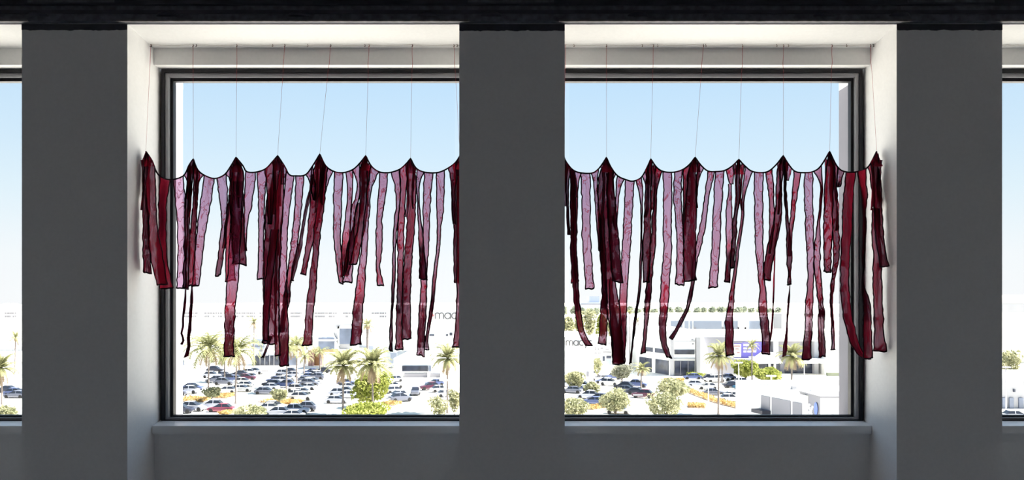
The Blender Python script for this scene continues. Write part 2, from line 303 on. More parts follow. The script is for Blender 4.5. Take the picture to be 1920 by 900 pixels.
LEFT = [
 (.86,.86,[273,292,6, 273,320,9, 273,370,12, 272,430,12, 275,511,13]), (.86,.86,[284,312,12, 282,345,16, 284,400,18, 288,450,22, 296,500,23, 303,534,16]),
 (.88,.88,[309,336,18, 306,390,14, 304,430,14, 303,480,18, 312,541,21]), (s,s,[334,335,19, 338,380,17, 341,440,14, 341,541,17]),
 (dk,dk,[357,312,12, 355,345,5, 353,381,5, 351,430,6, 350,485,7, 348,541,5]), (m,m,[368,318,12, 367,350,7, 364,400,8, 361,450,10, 360,535,13]),
 (s,.55,[393,334,19, 384,388,19, 376,448,15, 370,500,14, 366,536,11]), (s,s,[351,322,13, 353,340,5, 351,372,3]), (s,.6,[376,322,13, 371,342,4, 369,375,3]),
 (s,m,[415,333,17, 419,370,15, 421,414,9, 418,450,10, 413,490,10, 409,517,9]), (s,m,[429,322,14, 435,342,5, 438,365,4]),
 (.96,.96,[443,302,8, 446,320,22, 445,350,24, 445,400,25, 448,450,24, 450,496,22]), (dk,dk,[431,365,5, 424,420,5, 419,465,7]), (m,m,[436,330,8, 432,400,10, 430,450,14, 432,526,17]),
 (s,.955,[446,340,18, 441,450,20, 436,528,20, 430,594,18, 429,669,16]), (s,s,[470,324,19, 465,380,14, 461,420,7, 460,470,4]), (s,.5,[491,323,18, 491,370,12, 490,470,9, 489,523,11]),
 (m,m,[505,314,16, 507,360,11, 506,420,5]), (.97,.95,[521,295,6, 522,315,16, 517,345,18, 512,385,25, 508,470,27, 506,560,26, 506,645,24]), (m,m,[515,430,14, 500,560,12, 498,640,10]),
 (.8,.75,[528,322,9, 524,380,14, 521,460,11, 519,580,9, 520,667,9]), (s,.955,[544,331,15, 536,403,13, 531,465,14, 530,520,15, 531,603,17, 533,686,14]), (s,s,[534,320,10, 531,345,4]),
 (s,dk,[563,333,16, 559,390,12, 553,450,12, 546,500,9, 537,560,9, 527,622,7]), (dk,dk,[586,335,4, 579,370,4, 571,410,5, 562,460,6, 551,505,6, 547,528,5]), (dk,dk,[507,630,7, 502,648,6, 493,669,4]),
 (.94,.8,[599,296,6, 597,320,20, 592,380,22, 583,440,14, 575,480,10, 569,514,9]), (.84,.88,[609,310,12, 604,360,12, 597,420,13, 592,470,11, 585,540,14, 580,600,14, 576,648,15]),
 (s,m,[580,323,13, 586,345,8, 590,375,4]), (s,m,[617,319,14, 609,350,6, 603,385,3]), (s,.6,[635,327,16, 633,392,15, 632,450,11, 637,500,9, 639,531,5]), (s,.955,[655,326,14, 656,360,8, 652,405,10, 648,460,14, 643,517,10]),
 (dk,.82,[685,297,6, 681,315,14, 681,350,14, 680,400,14, 672,450,13, 662,496,13]), (s,s,[666,318,14, 672,340,6, 671,368,8, 663,390,9, 660,430,9, 657,490,11, 651,529,15]), (dk,dk,[676,380,10, 664,440,13, 653,490,12, 650,516,9]),
 (s,.955,[703,321,15, 693,355,8, 688,400,7, 683,460,10, 678,519,15, 671,583,17, 667,646,17]), (s,.6,[720,325,15, 715,380,12, 711,415,9, 711,450,12, 709,500,6, 713,535,11]),
 (.5,dk,[741,324,15, 745,352,9, 746,380,7, 742,420,6, 739,460,5, 738,520,5, 734,600,4, 732,657,5]), (.7,.9,[757,316,14, 755,370,10, 751,430,12, 750,520,10, 748,600,11, 748,655,13]),
 (.9,.95,[770,301,6, 771,320,14, 772,360,15, 770,420,14, 766,470,14, 764,510,14, 762,560,14, 761,636,17]), (s,.955,[788,321,13, 784,345,6, 784,380,2, 785,395,4, 788,430,7, 791,465,9, 793,500,12, 793,523,13]),
 (s,.955,[804,326,15, 800,390,13, 799,450,10, 795,525,11, 793,589,13, 789,667,13]), (s,dk,[826,326,15, 825,390,12, 823,430,6, 821,470,5, 815,520,5, 809,580,5, 801,628,3, 799,656,7]),
 (m,m,[848,315,14, 850,340,8, 850,380,6, 852,420,5]), (.95,.95,[858,306,11, 857,380,10, 856,450,11, 857,531,11]), (.7,.8,[861,330,9, 861,530,9, 859,600,9, 855,651,11])]
LTH = [(.8,.8,[348,541,2.6, 347,556,1.6, 346,575,2.2, 344,594,1.3, 343,612,1.6, 340,625,1.1, 343,633,1.2, 344,639,1.6, 340,646,2.6]), (.86,.86,[360,535,3, 359.5,556,1.3, 359,575,1.8, 357,594,1.4, 356,620,2.6, 354,634,1.8, 354,648,2.6, 352,660,3, 350,669,4.5])]
RIGHT = [
 (m,m,[1066,314,12, 1063,345,7, 1064,380,4, 1067,440,4]), (.95,.9,[1072,319,10, 1077,345,11, 1077,400,11, 1076,470,11, 1079,529,12]), (.86,.9,[1074,335,9, 1076,450,9, 1080,547,9, 1087,605,10, 1094,630,11, 1105,648,11]),
 (s,s,[1083,324,14, 1081,345,6, 1080,370,3]), (s,.5,[1098,326,17, 1099,400,15, 1101,470,15, 1106,541,14]), (s,m,[1115,323,13, 1117,350,7, 1120,400,6, 1126,470,6]),
 (.97,.9,[1137,300,6, 1133,330,20, 1132,380,22, 1135,450,24, 1138,520,20, 1142,570,16, 1152,620,16, 1156,680,14]), (.97,.97,[1143,325,12, 1147,400,16, 1152,460,18, 1155,500,18, 1158,528,18]),
 (.9,.95,[1148,520,8, 1152,575,18, 1157,630,20, 1160,682,20]), (s,.955,[1181,340,16, 1178,400,15, 1174,470,15, 1170,533,14, 1168,600,13, 1166,682,11]), (.82,.92,[1128,400,8, 1131,480,8, 1133,547,8, 1132,594,13, 1129,645,14]),
 (s,s,[1149,323,10, 1145,345,4]), (s,.75,[1164,335,14, 1158,360,7, 1156,388,6, 1153,410,8, 1155,432,4]), (s,.955,[1198,336,10, 1202,365,7, 1203,400,3, 1202,470,2.4, 1200,530,2.2, 1197,561,2.6, 1193,583,2.4, 1187,630,2.4, 1184,660,3.5, 1182,681,4]),
 (s,s,[1209,323,10, 1212,345,4]), (.95,.95,[1219,303,6, 1217,325,9, 1216,350,10, 1215,400,11, 1213,470,13, 1212,529,10]), (m,.93,[1236,319,13, 1231,345,6, 1228,380,5, 1226,420,7, 1224,460,9, 1220,500,9, 1217,530,9, 1212,590,8, 1208,640,6, 1206,662,8]),
 (s,.955,[1252,325,16, 1251,470,15, 1248,519,16, 1245,569,15, 1242,628,11, 1248,655,9, 1254,670,9]), (s,.5,[1272,323,14, 1270,370,14, 1274,430,12, 1275,480,13, 1274,534,15]), (m,m,[1287,316,12, 1285,360,8, 1284,400,6, 1283,440,5]),
 (.96,.96,[1302,300,6, 1298,320,14, 1297,360,19, 1295,400,21, 1293,470,22, 1293,527,22]), (s,.95,[1333,323,13, 1326,365,8, 1319,415,8, 1311,455,9, 1303,490,7, 1299,530,4, 1291,570,5, 1277,603,4, 1258,636,3]), (s,s,[1314,316,12, 1308,340,4]),
 (s,.5,[1349,324,16, 1345,400,15, 1342,460,15, 1337,539,15]), (.6,.6,[1368,317,14, 1371,345,7]), (s,.955,[1369,345,5, 1367,400,11, 1367,440,12, 1366,485,10, 1363,528,10]), (dk,dk,[1385,303,5, 1384,330,7, 1385,370,6, 1380,400,6, 1377,440,9, 1375,470,9, 1372,503,4]),
 (s,.955,[1404,321,13, 1398,345,7, 1394,370,3, 1392,410,2.5, 1386,450,3, 1377,515,3.5, 1373,550,8, 1368,600,13, 1369,667,14]), (s,.955,[1423,325,16, 1423,400,15, 1424,460,14, 1428,520,9, 1431,545,10, 1431,575,15, 1436,620,15, 1438,664,13]),
 (.6,.6,[1442,319,12, 1445,360,9, 1447,400,8, 1446,440,6, 1443,475,5]), (.93,.95,[1467,298,5, 1462,315,10, 1460,350,10, 1458,400,12, 1451,440,14, 1444,470,15, 1438,505,14, 1436,525,12]), (dk,dk,[1470,312,5, 1472,340,6, 1473,380,6, 1477,420,8, 1479,460,10, 1479,490,10, 1481,533,6]),
 (s,s,[1481,316,9, 1477,338,4]), (.65,.7,[1496,325,14, 1491,360,9, 1488,390,9, 1484,425,7, 1481,480,5]), (s,.955,[1516,325,16, 1517,400,15, 1520,470,13, 1521,510,11, 1519,545,12, 1517,590,13, 1514,674,15]), (.55,.92,[1533,320,14, 1540,345,4, 1540,370,3, 1536,410,4, 1533,440,8, 1532,490,11, 1534,520,10, 1539,580,9, 1541,640,7, 1541,668,9]),
 (.86,.8,[1555,291,7, 1556,320,16, 1553,360,17, 1553,400,18, 1553,440,17, 1550,510,10]), (.9,.9,[1561,312,9, 1564,400,12, 1567,450,12, 1566,490,11, 1560,540,8, 1559,575,5, 1561,610,7, 1563,655,8]), (.7,.7,[1568,315,9, 1567,360,6, 1571,390,7, 1568,432,4]),
 (s,.955,[1577,321,12, 1572,350,4]), (op,op,[1595,323,18, 1590,400,17, 1587,460,16, 1585,533,16, 1591,594,16, 1601,635,15, 1614,662,13, 1627,672,12]), (.75,.90,[1616,319,16, 1620,360,10, 1621,400,4, 1620,470,3, 1618,530,3, 1624,565,9, 1628,600,14, 1628,650,17, 1628,672,17]),
 (.95,.93,[1642,288,8, 1640,310,14, 1643,340,14, 1646,400,16, 1650,450,16, 1658,500,14]), (.75,.7,[1632,316,10, 1637,350,8, 1641,390,5]), (.88,.90,[1642,390,13, 1643,450,15, 1644,533,16, 1647,617,18, 1649,658,20])]
RTH = [(.8,.8,[1481,533,2.5, 1478,580,2.2, 1476,600,2.6, 1473,640,6, 1470,668,6]), (.55,.92,[1464,400,3, 1456,440,2.4, 1453,460,2.2, 1452,500,2.4, 1450,560,2.2, 1447,610,3, 1443,640,3])]
LCORD = [(274,284),(286,302),(297,327),(318,337),(344,330),(355,310),(363,298),(371,318),(384,329),(403,335),(421,328),(433,312),(443,295),(456,311),(463,322),(480,323),(498,317),(510,305),(521,292),(534,312),(543,328),(556,330),(573,328),(586,312),(600,289),(611,311),(627,322),(644,324),(662,318),(675,306),(686,292),(696,311),(710,322),(729,324),(749,318),(762,307),(770,297),(780,315),(796,323),(824,323),(851,308),(864,290)]
RCORD = [(1056,292),(1061,303),(1073,318),(1087,324),(1109,325),(1121,318),(1131,305),(1137,295),(1145,313),(1158,330),(1176,338),(1187,340),(1202,333),(1213,314),(1220,298),(1231,314),(1244,322),(1264,323),(1280,318),(1293,308),(1303,295),(1314,310),(1327,321),(1342,322),(1358,320),(1373,311),(1385,299),(1396,311),(1411,322),(1436,323),(1453,311),(1468,292),(1480,311),(1491,322),(1509,324),(1524,322),(1538,312),(1555,284),(1569,312),(1583,322),(1607,322),(1627,313),(1643,284)]
LPK = [(274,284,283),(363,298,362),(443,295,444),(521,292,534),(600,289,620),(686,292,692),(770,297,773),(864,290,851)]
RPK = [(1056,292,1060),(1137,295,1137),(1220,298,1225),(1303,295,1319),(1385,299,1392),(1468,292,1469),(1555,284,1560),(1643,284,1632)]
YW, ZW = 4.06, 2.8435
def garland(label, strips, threads, cordp, peaks, seed, x):
    t = thing('fabric_garland', label, 'garland', (x, YP, 2.26), 'burgundy fabric garlands hung in the window niches')
    c = MB(); pts = []; CORD[:] = cord_pts(cordp)
    for px, py in CORD:
        Yp = yplane(px, 0); pts.append((clampx((px-CX)*Yp/F), Yp-.004, CZ+(HY-py)*Yp/F))
    c.tube(pts, .0038, 6); c.build('cord', M['cord'], t, True)
    for i, (d0, d1, fl) in enumerate(strips):
        o = strip(t, seed+i, d0, d1, fl)
        if d0 == op and fl[0] == 1595: o['label'] = 'plain opaque crimson strip curling aside at its foot'
    for i, (d0, d1, fl) in enumerate(threads): strip(t, seed+60+i, d0, d1, fl, 'loose_thread', None, False)
    for i, (px, py, tx) in enumerate(peaks):
        strip(t, seed+80+i, .88, .8, [px,py,2, px,py+9,9, px,py+18,15, px+1,py+28,20], 'gathered_peak', None, False)
        strip(t, seed+100+i, .7, .6, [px-8,py+16,5, px-5,py+45,4, px-6,py+85,4, px-9,py+110,2.5], 'loose_tail', None, True)
        strip(t, seed+120+i, .75, .7, [px+8,py+16,5, px+5,py+40,5, px+3,py+75,4, px+5,py+95,2.5], 'loose_tail', None, True)
        Yp = yplane(px, 0); p = (clampx((px-CX)*Yp/F), Yp-.004, CZ+(HY-py)*Yp/F); q = (clampx((tx-CX)*YW/F), YW, ZW)
        th = MB(); kx = .004*math.sin(i*3.3)
        mid = [tuple(q[a]+(p[a]-q[a])*f for a in range(3)) for f in (0, .08, .17, .25, .6, 1)]
        mid[2] = (mid[2][0]+kx, mid[2][1], mid[2][2])
        th.tube(mid, [.0011,.0010,.0012,.0008,.0006,.0006], 5); th.build('hanging_thread', M['thread'], t)
    return t
garland('burgundy sheer strip garland with its flat pinkish strip beside two solid red ones', LEFT, LTH, LCORD, LPK, 1, -1.05)
garland('burgundy sheer strip garland whose opaque crimson end strip curls at its foot', RIGHT, RTH, RCORD, RPK, 301, 1.05)
def wire(xa, xb, hooks, label):
    t = thing('hanging_wire', label, 'wire', ((xa+xb)/2, YW, ZW))
    c = MB(); n = 24; c.tube([(xa+(xb-xa)*i/n, YW, ZW-.003*abs(math.sin(i*2.2))) for i in range(n+1)], .0010, 5); c.build('strand', M['wire'], t)
    for px in hooks:
        h = MB(); x = clampx((px-CX)*YW/F)
        h.tube([(x,YW,ZW+.009),(x,YW,ZW-.001),(x+.003,YW-.002,ZW-.006),(x+.001,YW-.004,ZW-.011),(x-.003,YW-.003,ZW-.009)], .0016, 5); h.build('cup_hook', M['hook'], t)
wire(-XN+.004, -PW-.004, (278,284,362,368,444,511,534,577,620,684,692,773,851,857), 'thin wire with cup hooks carrying the garland that has the pinkish strip')
wire(PW+.004, XN-.004, (1076,1137,1204,1225,1233,1319,1323,1392,1456,1469,1478,1560,1587,1632,1640), 'thin wire with cup hooks carrying the garland that has the curling strip')
wire(XN+2*PW+.004, XN+2*PW+.4, (1881,1887,1893), 'short hook wire beyond the last pier, no garland under it')

# ---------------------------------------------------------------- outside: ground
b = MB(); b.add([(-1500,6,GZ),(1500,6,GZ),(1500,5000,GZ),(-1500,5000,GZ)], [(0,1,2,3)]); struct(b.build('ground', M['asphalt']))

def fx(px, Y): return (px-CX)*Y/F
def fz(py, Y): return CZ+(HY-py)*Y/F
def building(name, label, cat, px, Y): return thing(name, label, cat, (fx(px,Y), Y, GZ))
def bbox(par, n, m, px0, px1, py0, py1, Y, d):
    q = MB(); z0 = GZ if py1 is None else fz(py1,Y)
    q.box(fx(px0,Y), fx(px1,Y), Y, Y+d, z0, fz(py0,Y)); return q.build(n, m, par)
def text_part(par, txt, px0, px1, py0, py1, Y, m):
    # thin round sign letters, each a tube bent along its strokes in the plane of the wall
    arc = lambda cx, cy, r, a0, a1, n=14: [(cx+r*math.cos(math.radians(a0+(a1-a0)*i/n)), cy+r*math.sin(math.radians(a0+(a1-a0)*i/n))) for i in range(n+1)]
    SH = {'m': (1.5, [[(0,0),(0,1)], [(0,.6)]+arc(.36,.64,.36,180,0)+[(.72,0)], [(.72,.6)]+arc(1.08,.64,.36,180,0)+[(1.44,0)]]), 'a': (1.05, [arc(.5,.5,.5,0,360,20), [(1,0),(1,1)]]), 'c': (.95, [arc(.5,.5,.5,45,315,18)]),
          'y': (.9, [[(0,1),(.42,.05)], [(.84,1),(.2,-.5)]]), 's': (.7, [arc(.3,.75,.25,30,270,12)+arc(.3,.25,.25,90,-150,12)])}
    tot = sum(SH[c][0]+.16 for c in txt); u = (px1-px0)/tot; x = px0; h = py1-py0; th = .10*h*Y/F
    for ch in txt:
        q = MB(); wd, st = SH[ch]
        for pl in st: q.tube([(fx(x+a*u,Y), Y-.15, fz(py1-b_*h,Y)) for a, b_ in pl], th, 5)
        q.build('letter', m, par); x += (wd+.16)*u

# long mall hall behind the car park
t = building('shopping_mall', 'long white mall hall with grey louvre panels under its roof edge', 'building', 540, 300)
bbox(t,'hall',M['white'],-260,790,573,None,300,60); bbox(t,'parapet',M['offwhite'],-260,790,571.5,573,300,.6)
for a, e in ((10,32),(322,334),(337,372),(384,420),(443,479),(487,500),(545,567),(590,632),(643,672),(697,725)):
    x = a
    v = bbox(t,'vent_panel',M['white'],a,e,583.5,596.5,299.6,.5)
    q = MB()
    while x < e-1:
        ww = R.uniform(1.5,5); q.box(fx(x,300),fx(min(x+ww,e),300),299.4,299.7,fz(589,300),fz(585.5,300))
        if R.random() < .7: q.box(fx(x,300),fx(min(x+ww,e),300),299.4,299.7,fz(595,300),fz(592,300))
        x += ww+R.uniform(.3,1.6)
    q.build('louvre', M['louvre'], v)
for px, ww in ((340,4),(352,3),(366,5),(400,3),(450,4),(462,4),(478,8),(20,5),(5,4),(700,4),(735,3)): bbox(t,'roof_unit',M['pale'],px,px+ww,568.5,571.6,310,3)
# low shop fronts before the hall
t = building('shop_block', 'low white shop block with dark blue shop glass and pink stone pillars', 'building', 500, 228)
bbox(t,'wall',M['white'],310,712,632,None,232,30)
bbox(t,'window',M['bluegl'],472,496,636,654,231.6,.5); bbox(t,'window_band',M['glazing'],472,496,641,644,231.4,.3); bbox(t,'window_band',M['glazing'],472,496,649,651,231.4,.3)
bbox(t,'shop_window',M['darkglass'],478,523,667,688,231.5,.6)
for px in (487,496,505,513): bbox(t,'mullion',M['pale'],px,px+.8,667,688,231.3,.3)
bbox(t,'sign_band',M['louvre'],486,491,655.5,659.5,231.5,.4); bbox(t,'canopy',M['grey'],480,500,664,667,230.5,1.5)
bbox(t,'shop_window',M['glazing'],528,556,668,688,231.5,.6)
for px in (578,584,598): bbox(t,'pillar',M['pink'],px,px+5,657,690,230,1.2)
bbox(t,'shop_front',M['orange'],590,604,664,689,230.6,.8); bbox(t,'awning',M['tan'],584,605,655,660,228.5,3)
bbox(t,'shop_window',M['darkglass'],367,384,691,695,231.5,.5); bbox(t,'shop_window',M['glazing'],335,344,676,696,231.5,.5)
bbox(t,'planter_wall',M['pink'],465,600,691,696,226,1)
t = building('mall_entrance', 'grey framed entrance cube beside a low blue glass box', 'building', 640, 222)
q = MB(); q.slab([(fx(a,222),fz(c,222)) for a,c in ((617,609),(663,607),(663,655),(634,655))], 222, 8); q.build('slanted_wall', M['pale'], t)
bbox(t,'window',M['glazing'],636,659,616,645,221.6,.6); bbox(t,'frame',M['white'],633,636,612,649,221.4,.8); bbox(t,'frame',M['white'],633,664,612,616,221.4,.8)
bbox(t,'glass_box',M['glazing'],597,627,633,655,219,4); bbox(t,'roof_edge',M['white'],596,628,636.5,639.5,218.6,4.6)
q = MB(); q.slab([(fx(a,220),fz(c,220)) for a,c in ((613,634),(617,609),(634,655),(627,655))], 220, 2); q.build('wedge_wall', M['white'], t)
bbox(t,'lower_wall',M['offwhite'],607,676,655,None,221,7); bbox(t,'awning',M['tan'],607,634,655,660,219,2); bbox(t,'lower_window',M['bluegl'],668,700,650,672,231,.5)
# department store wing with the lettering
t = building('department_store', 'white store wing with thin grey lettering, above the louvred garage', 'building', 880, 240)
bbox(t,'wall',M['white'],775,1010,574,None,240,60); bbox(t,'parapet',M['pale'],775,1010,572.8,574,239.8,1)
for a,e,c,g in ((805,814,627,630),(836,840,627,630),(843,848,624,629)): bbox(t,'window',M['darkglass'],a,e,c,g,239.6,.5)
text_part(t,'macys',816.5,879,587,598,240,M['letters'])
q = MB(); cx, cz = fx(811.5,239.8), fz(591.5,239.8)
q.slab([(cx+(.62 if i%2==0 else .26)*math.sin(i*PI/5), cz+(.62 if i%2==0 else .26)*math.cos(i*PI/5)) for i in range(10)], 239.8, .15); q.build('star', M['redstar'], t)
t = building('parking_garage', 'low white garage block with a dark slot and grey louvres', 'building', 785, 195)
bbox(t,'wall',M['white'],738,832,672,None,196,43); bbox(t,'slot_window',M['darkglass'],754,802,686,696,195.6,.6); bbox(t,'slot_window',M['glazing'],803.5,808,686,696,195.6,.6)
bbox(t,'louvre_panel',M['grey'],758,802,700,711,195.6,.6); bbox(t,'louvre_panel',M['grey'],807,826,700,711,195.6,.6)
for px in (754,803,827): bbox(t,'post',M['white'],px-1.5,px+1.5,697,None,195.2,.6)
bbox(t,'side_wall',M['white'],722,738,690,None,198,20); bbox(t,'side_window',M['bluegl'],732,744,661,686,219,.5); bbox(t,'ledge',M['louvre'],727,744,688.5,690.5,197,.7)
# second store wing, right window
t = building('department_store', 'white store wing with grey lettering, against the middle pier', 'building', 1085, 180)
q = MB(); q.prism([(fx(1000,180),180),(fx(1113,180),180),(fx(1113,180)-1.2,215),(fx(1000,180),215)], GZ, fz(632,180)); q.build('wall', M['white'], t)
text_part(t,'macys',1061.5,1112,638.5,648,180,M['letters'])
for py in (681,700): bbox(t,'joint_line',M['pale'],1000,1112,py,py+.5,179.95,.1)
bbox(t,'door',M['grey'],1100,1104,697,706,179.8,.3)
t = building('shop_block', 'white shop block with small dark signs between the store wing and the tower', 'building', 1130, 216)
bbox(t,'wall',M['white'],1100,1172,640,None,216,30)
for a,e,c,g in ((1141,1143.5,642,646),(1115,1118,651,657),(1121,1124,652,657),(1126,1131,652,655),(1135,1142,654,656),(1114,1119,661,664),(1122,1127,661,664),(1131,1146,659,662)): bbox(t,'sign_mark',M['louvre'],a,e,c,g,215.7,.3)
for a,e,c,g in ((1117,1127,669,683),(1130,1134,668,677),(1137,1146,667,672)): bbox(t,'window',M['darkglass'] if c < 669 else M['bluegl'],a,e,c,g,215.7,.4)
bbox(t,'lower_window',M['bluegl'],1136,1146,674,684,215.7,.4)
t = building('service_tower', 'slim white tower standing behind the thin hanging red thread', 'building', 1180, 236)
bbox(t,'shaft',M['white'],1170,1192,612,None,236,8); bbox(t,'rib',M['pale'],1176,1178,612,None,235.8,.3); bbox(t,'grille',M['louvre'],1192,1200,652,664,238,.5); bbox(t,'link_wall',M['white'],1190,1212,640,None,240,5)
# corner shop with dark glass
t = building('corner_shop', 'white corner shop with large dark glass and a dark window strip', 'building', 1262, 200)
A, B_, C_ = (fx(1195,217),217.), (fx(1260,200),200.), (fx(1303.5,200),200.)
q = MB(); q.prism([A,B_,C_,(C_[0],232),(A[0],232)], GZ, fz(619,200)); q.build('wall', M['white'], t)
def on_face(par, n, m, P, Q, pxa, pxb, z0, z1, out=.25):
    def hit(px):
        k = (px-CX)/F; dx, dy = Q[0]-P[0], Q[1]-P[1]; tt = (k*P[1]-P[0])/(dx-k*dy); return (P[0]+dx*tt, P[1]+dy*tt)
    a, c = hit(pxa), hit(pxb); nx, ny = (Q[1]-P[1]), -(Q[0]-P[0]); l = math.hypot(nx,ny); nx, ny = nx/l*out, ny/l*out
    if ny > 0 and abs(ny) > abs(nx)*.2: nx, ny = -nx, -ny
    q = MB(); q.prism([(a[0]+nx,a[1]+ny),(c[0]+nx,c[1]+ny),c,a], z0, z1); return q.build(n, m, par)
zs0, zs1, zg0, zg1 = fz(664.5,200), fz(656,200), fz(704,200), fz(677,200)
for a,e in ((1208,1224),(1229,1252)): on_face(t,'window_strip',M['darkglass'],A,B_,a,e,zs0,zs1)
for a,e in ((1200,1222),(1230,1254)): on_face(t,'shop_window',M['darkglass'],A,B_,a,e,zg0,zg1)
bbox(t,'window_strip',M['darkglass'],1265,1302,656,664.5,199.7,.4); bbox(t,'shop_window',M['darkglass'],1265,1302.5,677,704,199.7,.4)
for px in (1276,1290): bbox(t,'mullion',M['grey'],px,px+.8,677,704,199.5,.3)
bbox(t,'corner_post',M['pale'],1257.5,1263,619,None,199.3,1); bbox(t,'roof_edge',M['pale'],1262,1303,639.5,640.5,199.7,.4); bbox(t,'cross_band',M['pale'],1262,1303,672,674,199.6,.4)
for a,c in ((1297,636),(1298,644)): bbox(t,'sign_mark',M['louvre'],a,a+3,c,c+2,199.6,.3)
# parking deck above
t = building('parking_deck', 'white roof deck with blue grey glazed band above the violet sign', 'building', 1340, 245)
bbox(t,'deck',M['white'],1196,1466,594,None,246,60); bbox(t,'fascia',M['offwhite'],1250,1600,619,640,238,3)
for a,e in ((1258,1279),(1284,1291),(1294,1298),(1301,1353),(1358,1384),(1404,1430)): bbox(t,'glazed_band',M['bluegl'],a,e,602,617,245.6,.5)
bbox(t,'grey_wall',M['pale'],1452,1466,588,616,245.4,.5); bbox(t,'roof_step',M['offwhite'],1215,1600,588,594,262,20)
for a in (1259,1263,1272,1277,1302,1354,1383,1396): bbox(t,'bollard',M['louvre'],a,a+3,613.5,617,245.2,.4)
bbox(t,'blank_bay',M['whitesign'],1384,1404,598,618,245.2,.6)
# entrance wall with violet sign
t = building('mall_facade', 'grey recessed mall front with violet sign, white awning and dark doors', 'building', 1450, 203)
q = MB(); q.slab([(fx(a,201),fz(c,201)) for a,c in ((1318.5,632),(1376,632),(1376,712),(1342,712))], 201, 4); q.build('grey_wall', M['grey'], t)
q = MB(); q.slab([(fx(a,199),fz(c,199)) for a,c in ((1313,632),(1319.5,632),(1343,712),(1313,712))], 199, 4); q.build('leaning_wall', M['white'], t)
bbox(t,'pylon',M['pale'],1307,1313,632,None,198.6,3); bbox(t,'upper_wall',M['offwhite'],1305,1600,620,640,205,8); bbox(t,'recess_wall',M['grey'],1372,1548,640,None,207,5)
bbox(t,'white_wall',M['white'],1546,1640,630,None,203,6)
sg = bbox(t,'sign_panel',M['purple'],1374.5,1434,641.5,674,204.6,.4)
bbox(sg,'sign_picture',M['whitesign'],1375.5,1389.5,645,670,204.4,.2); bbox(sg,'sign_bar',M['louvre'],1374.5,1392,641,643,204.4,.2)
for y0,y1,ws in ((645.5,649,((1394,1405),)),(651.5,655,((1394,1401),(1402.5,1410))),(657,660.5,((1394,1400),(1401.5,1418))),(668,670.5,((1404,1415),))):
    for a,e in ws: bbox(sg,'sign_word',M['whitesign'],a,e,y0,y1,204.4,.2)
for a,e in ((1376.5,1388),(1379,1386),(1382,1387)): bbox(sg,'picture_figure',M['pink'],a,e,647+(a-1376)*2.2,649+(a-1376)*2.2,204.25,.15)
q = MB(); q.slab([(fx(a,202),fz(c,202)) for a,c in ((1413,675),(1432,662),(1450,661),(1463,680),(1416,681))], 200, 5); q.build('awning', M['whitesign'], t)
bbox(t,'canopy',M['pale'],1374,1414,672,676,203,3)
for a,e in ((1423,1441),(1445,1451),(1455,1463)): bbox(t,'window',M['darkglass'],a,e,681,696,206.6,.4)
bbox(t,'window',M['darkglass'],1372,1392,690,706,206.6,.4)
for a in (1441,1451): bbox(t,'post',M['white'],a,a+4,681,700,206,.5)
bbox(t,'column',M['pale'],1450,1460,640,676,205.5,1.3); bbox(t,'column',M['pale'],1527,1535,640,705,205,1.5)
bbox(t,'door',M['darkglass'],1472,1527,682,706,206.6,.4); bbox(t,'door',M['darkglass'],1536,1545,681,702,206.6,.4)
q = MB(); q.slab([(fx(a,202),fz(c,202)) for a,c in ((1500,681),(1527,672),(1550,674),(1574,679),(1545,680.5))], 201, 4); q.build('entrance_canopy', M['whitesign'], t)
bbox(t,'planter',M['leafd'],1552,1575,699,705,199,1)
# nearer flat-roofed store, lower right
t = building('flat_roof_store', 'white flat roofed store with grey bays and dark awnings at the window corner', 'building', 1500, 112)
ZR = CZ-13.0
A, C_ = (35.8,122.), (39.6,108.6)
q = MB(); q.prism([A,C_,(62,108.6),(62,129.5),(36.2,129.5)], GZ, ZR-.8); q.build('wall', M['white'], t)
q = MB(); q.prism([A,C_,(62,108.6),(62,109.0),(39.9,109.0),(36.2,121.9)], ZR-.8, ZR); q.prism([(36.2,129.1),(62,129.1),(62,129.5),(36.2,129.5)], ZR-.8, ZR); q.build('parapet', M['offwhite'], t)
z1 = ZR-1.1
for a,e in ((1428,1444),(1448,1483),(1487,1504)): on_face(t,'grey_bay',M['grey'],A,C_,a,e,GZ,z1,.12)
on_face(t,'awning',M['shingle'],A,C_,1424,1445,ZR-3.6,ZR-3.1,1.4); on_face(t,'awning',M['shingle'],A,C_,1451,1460,ZR-4.2,ZR-3.7,.9); on_face(t,'awning',M['shingle'],A,C_,1489,1503,ZR-4.1,ZR-3.6,.9)
for a,e in ((1432,1436),(1439,1442),(1452,1458)): on_face(t,'shop_display',M['whitesign'],A,C_,a,e,GZ,ZR-4.1,.3)
q = MB(); q.prism([(40.0,111.2),(40.5,105.),(52,105),(52,111.2)], GZ, ZR+.25); q.build('corner_block', M['grey'], t)  # shade of the left-facing side is put into the grey colour
q = MB(); q.prism([(40.47,105.02),(40.5,104.86),(52,104.86),(52,105.02)], GZ, ZR+.1); q.build('white_front', M['white'], t)
q = MB(); q.prism([(39.9,111.3),(40.4,104.8),(52,104.8),(52,105.2),(40.7,105.2),(40.3,111.3)], ZR+.1, ZR+.35); q.build('coping', M['louvre'], t)
P, Q = (40.0,111.2), (40.5,105.)
q = MB()
for y0,dz,ln in ((110.2,-1.6,1.3),(109.2,-1.6,1.3),(108.2,-1.8,1.1)):
    for s_ in (-1,1):
        for i in range(6):
            f = i/5-.5; yy = y0-.5+f*ln*s_; zz = ZR+dz-.2+f*1.3
            q.box(40.5+(105-yy)*.0806-.14, 40.5+(105-yy)*.0806, yy-.14, yy+.14, zz-.14, zz+.14)
q.build('sign_stroke', M['whitesign'], t)
q = MB(); cy, czz = 106.1, ZR-1.45
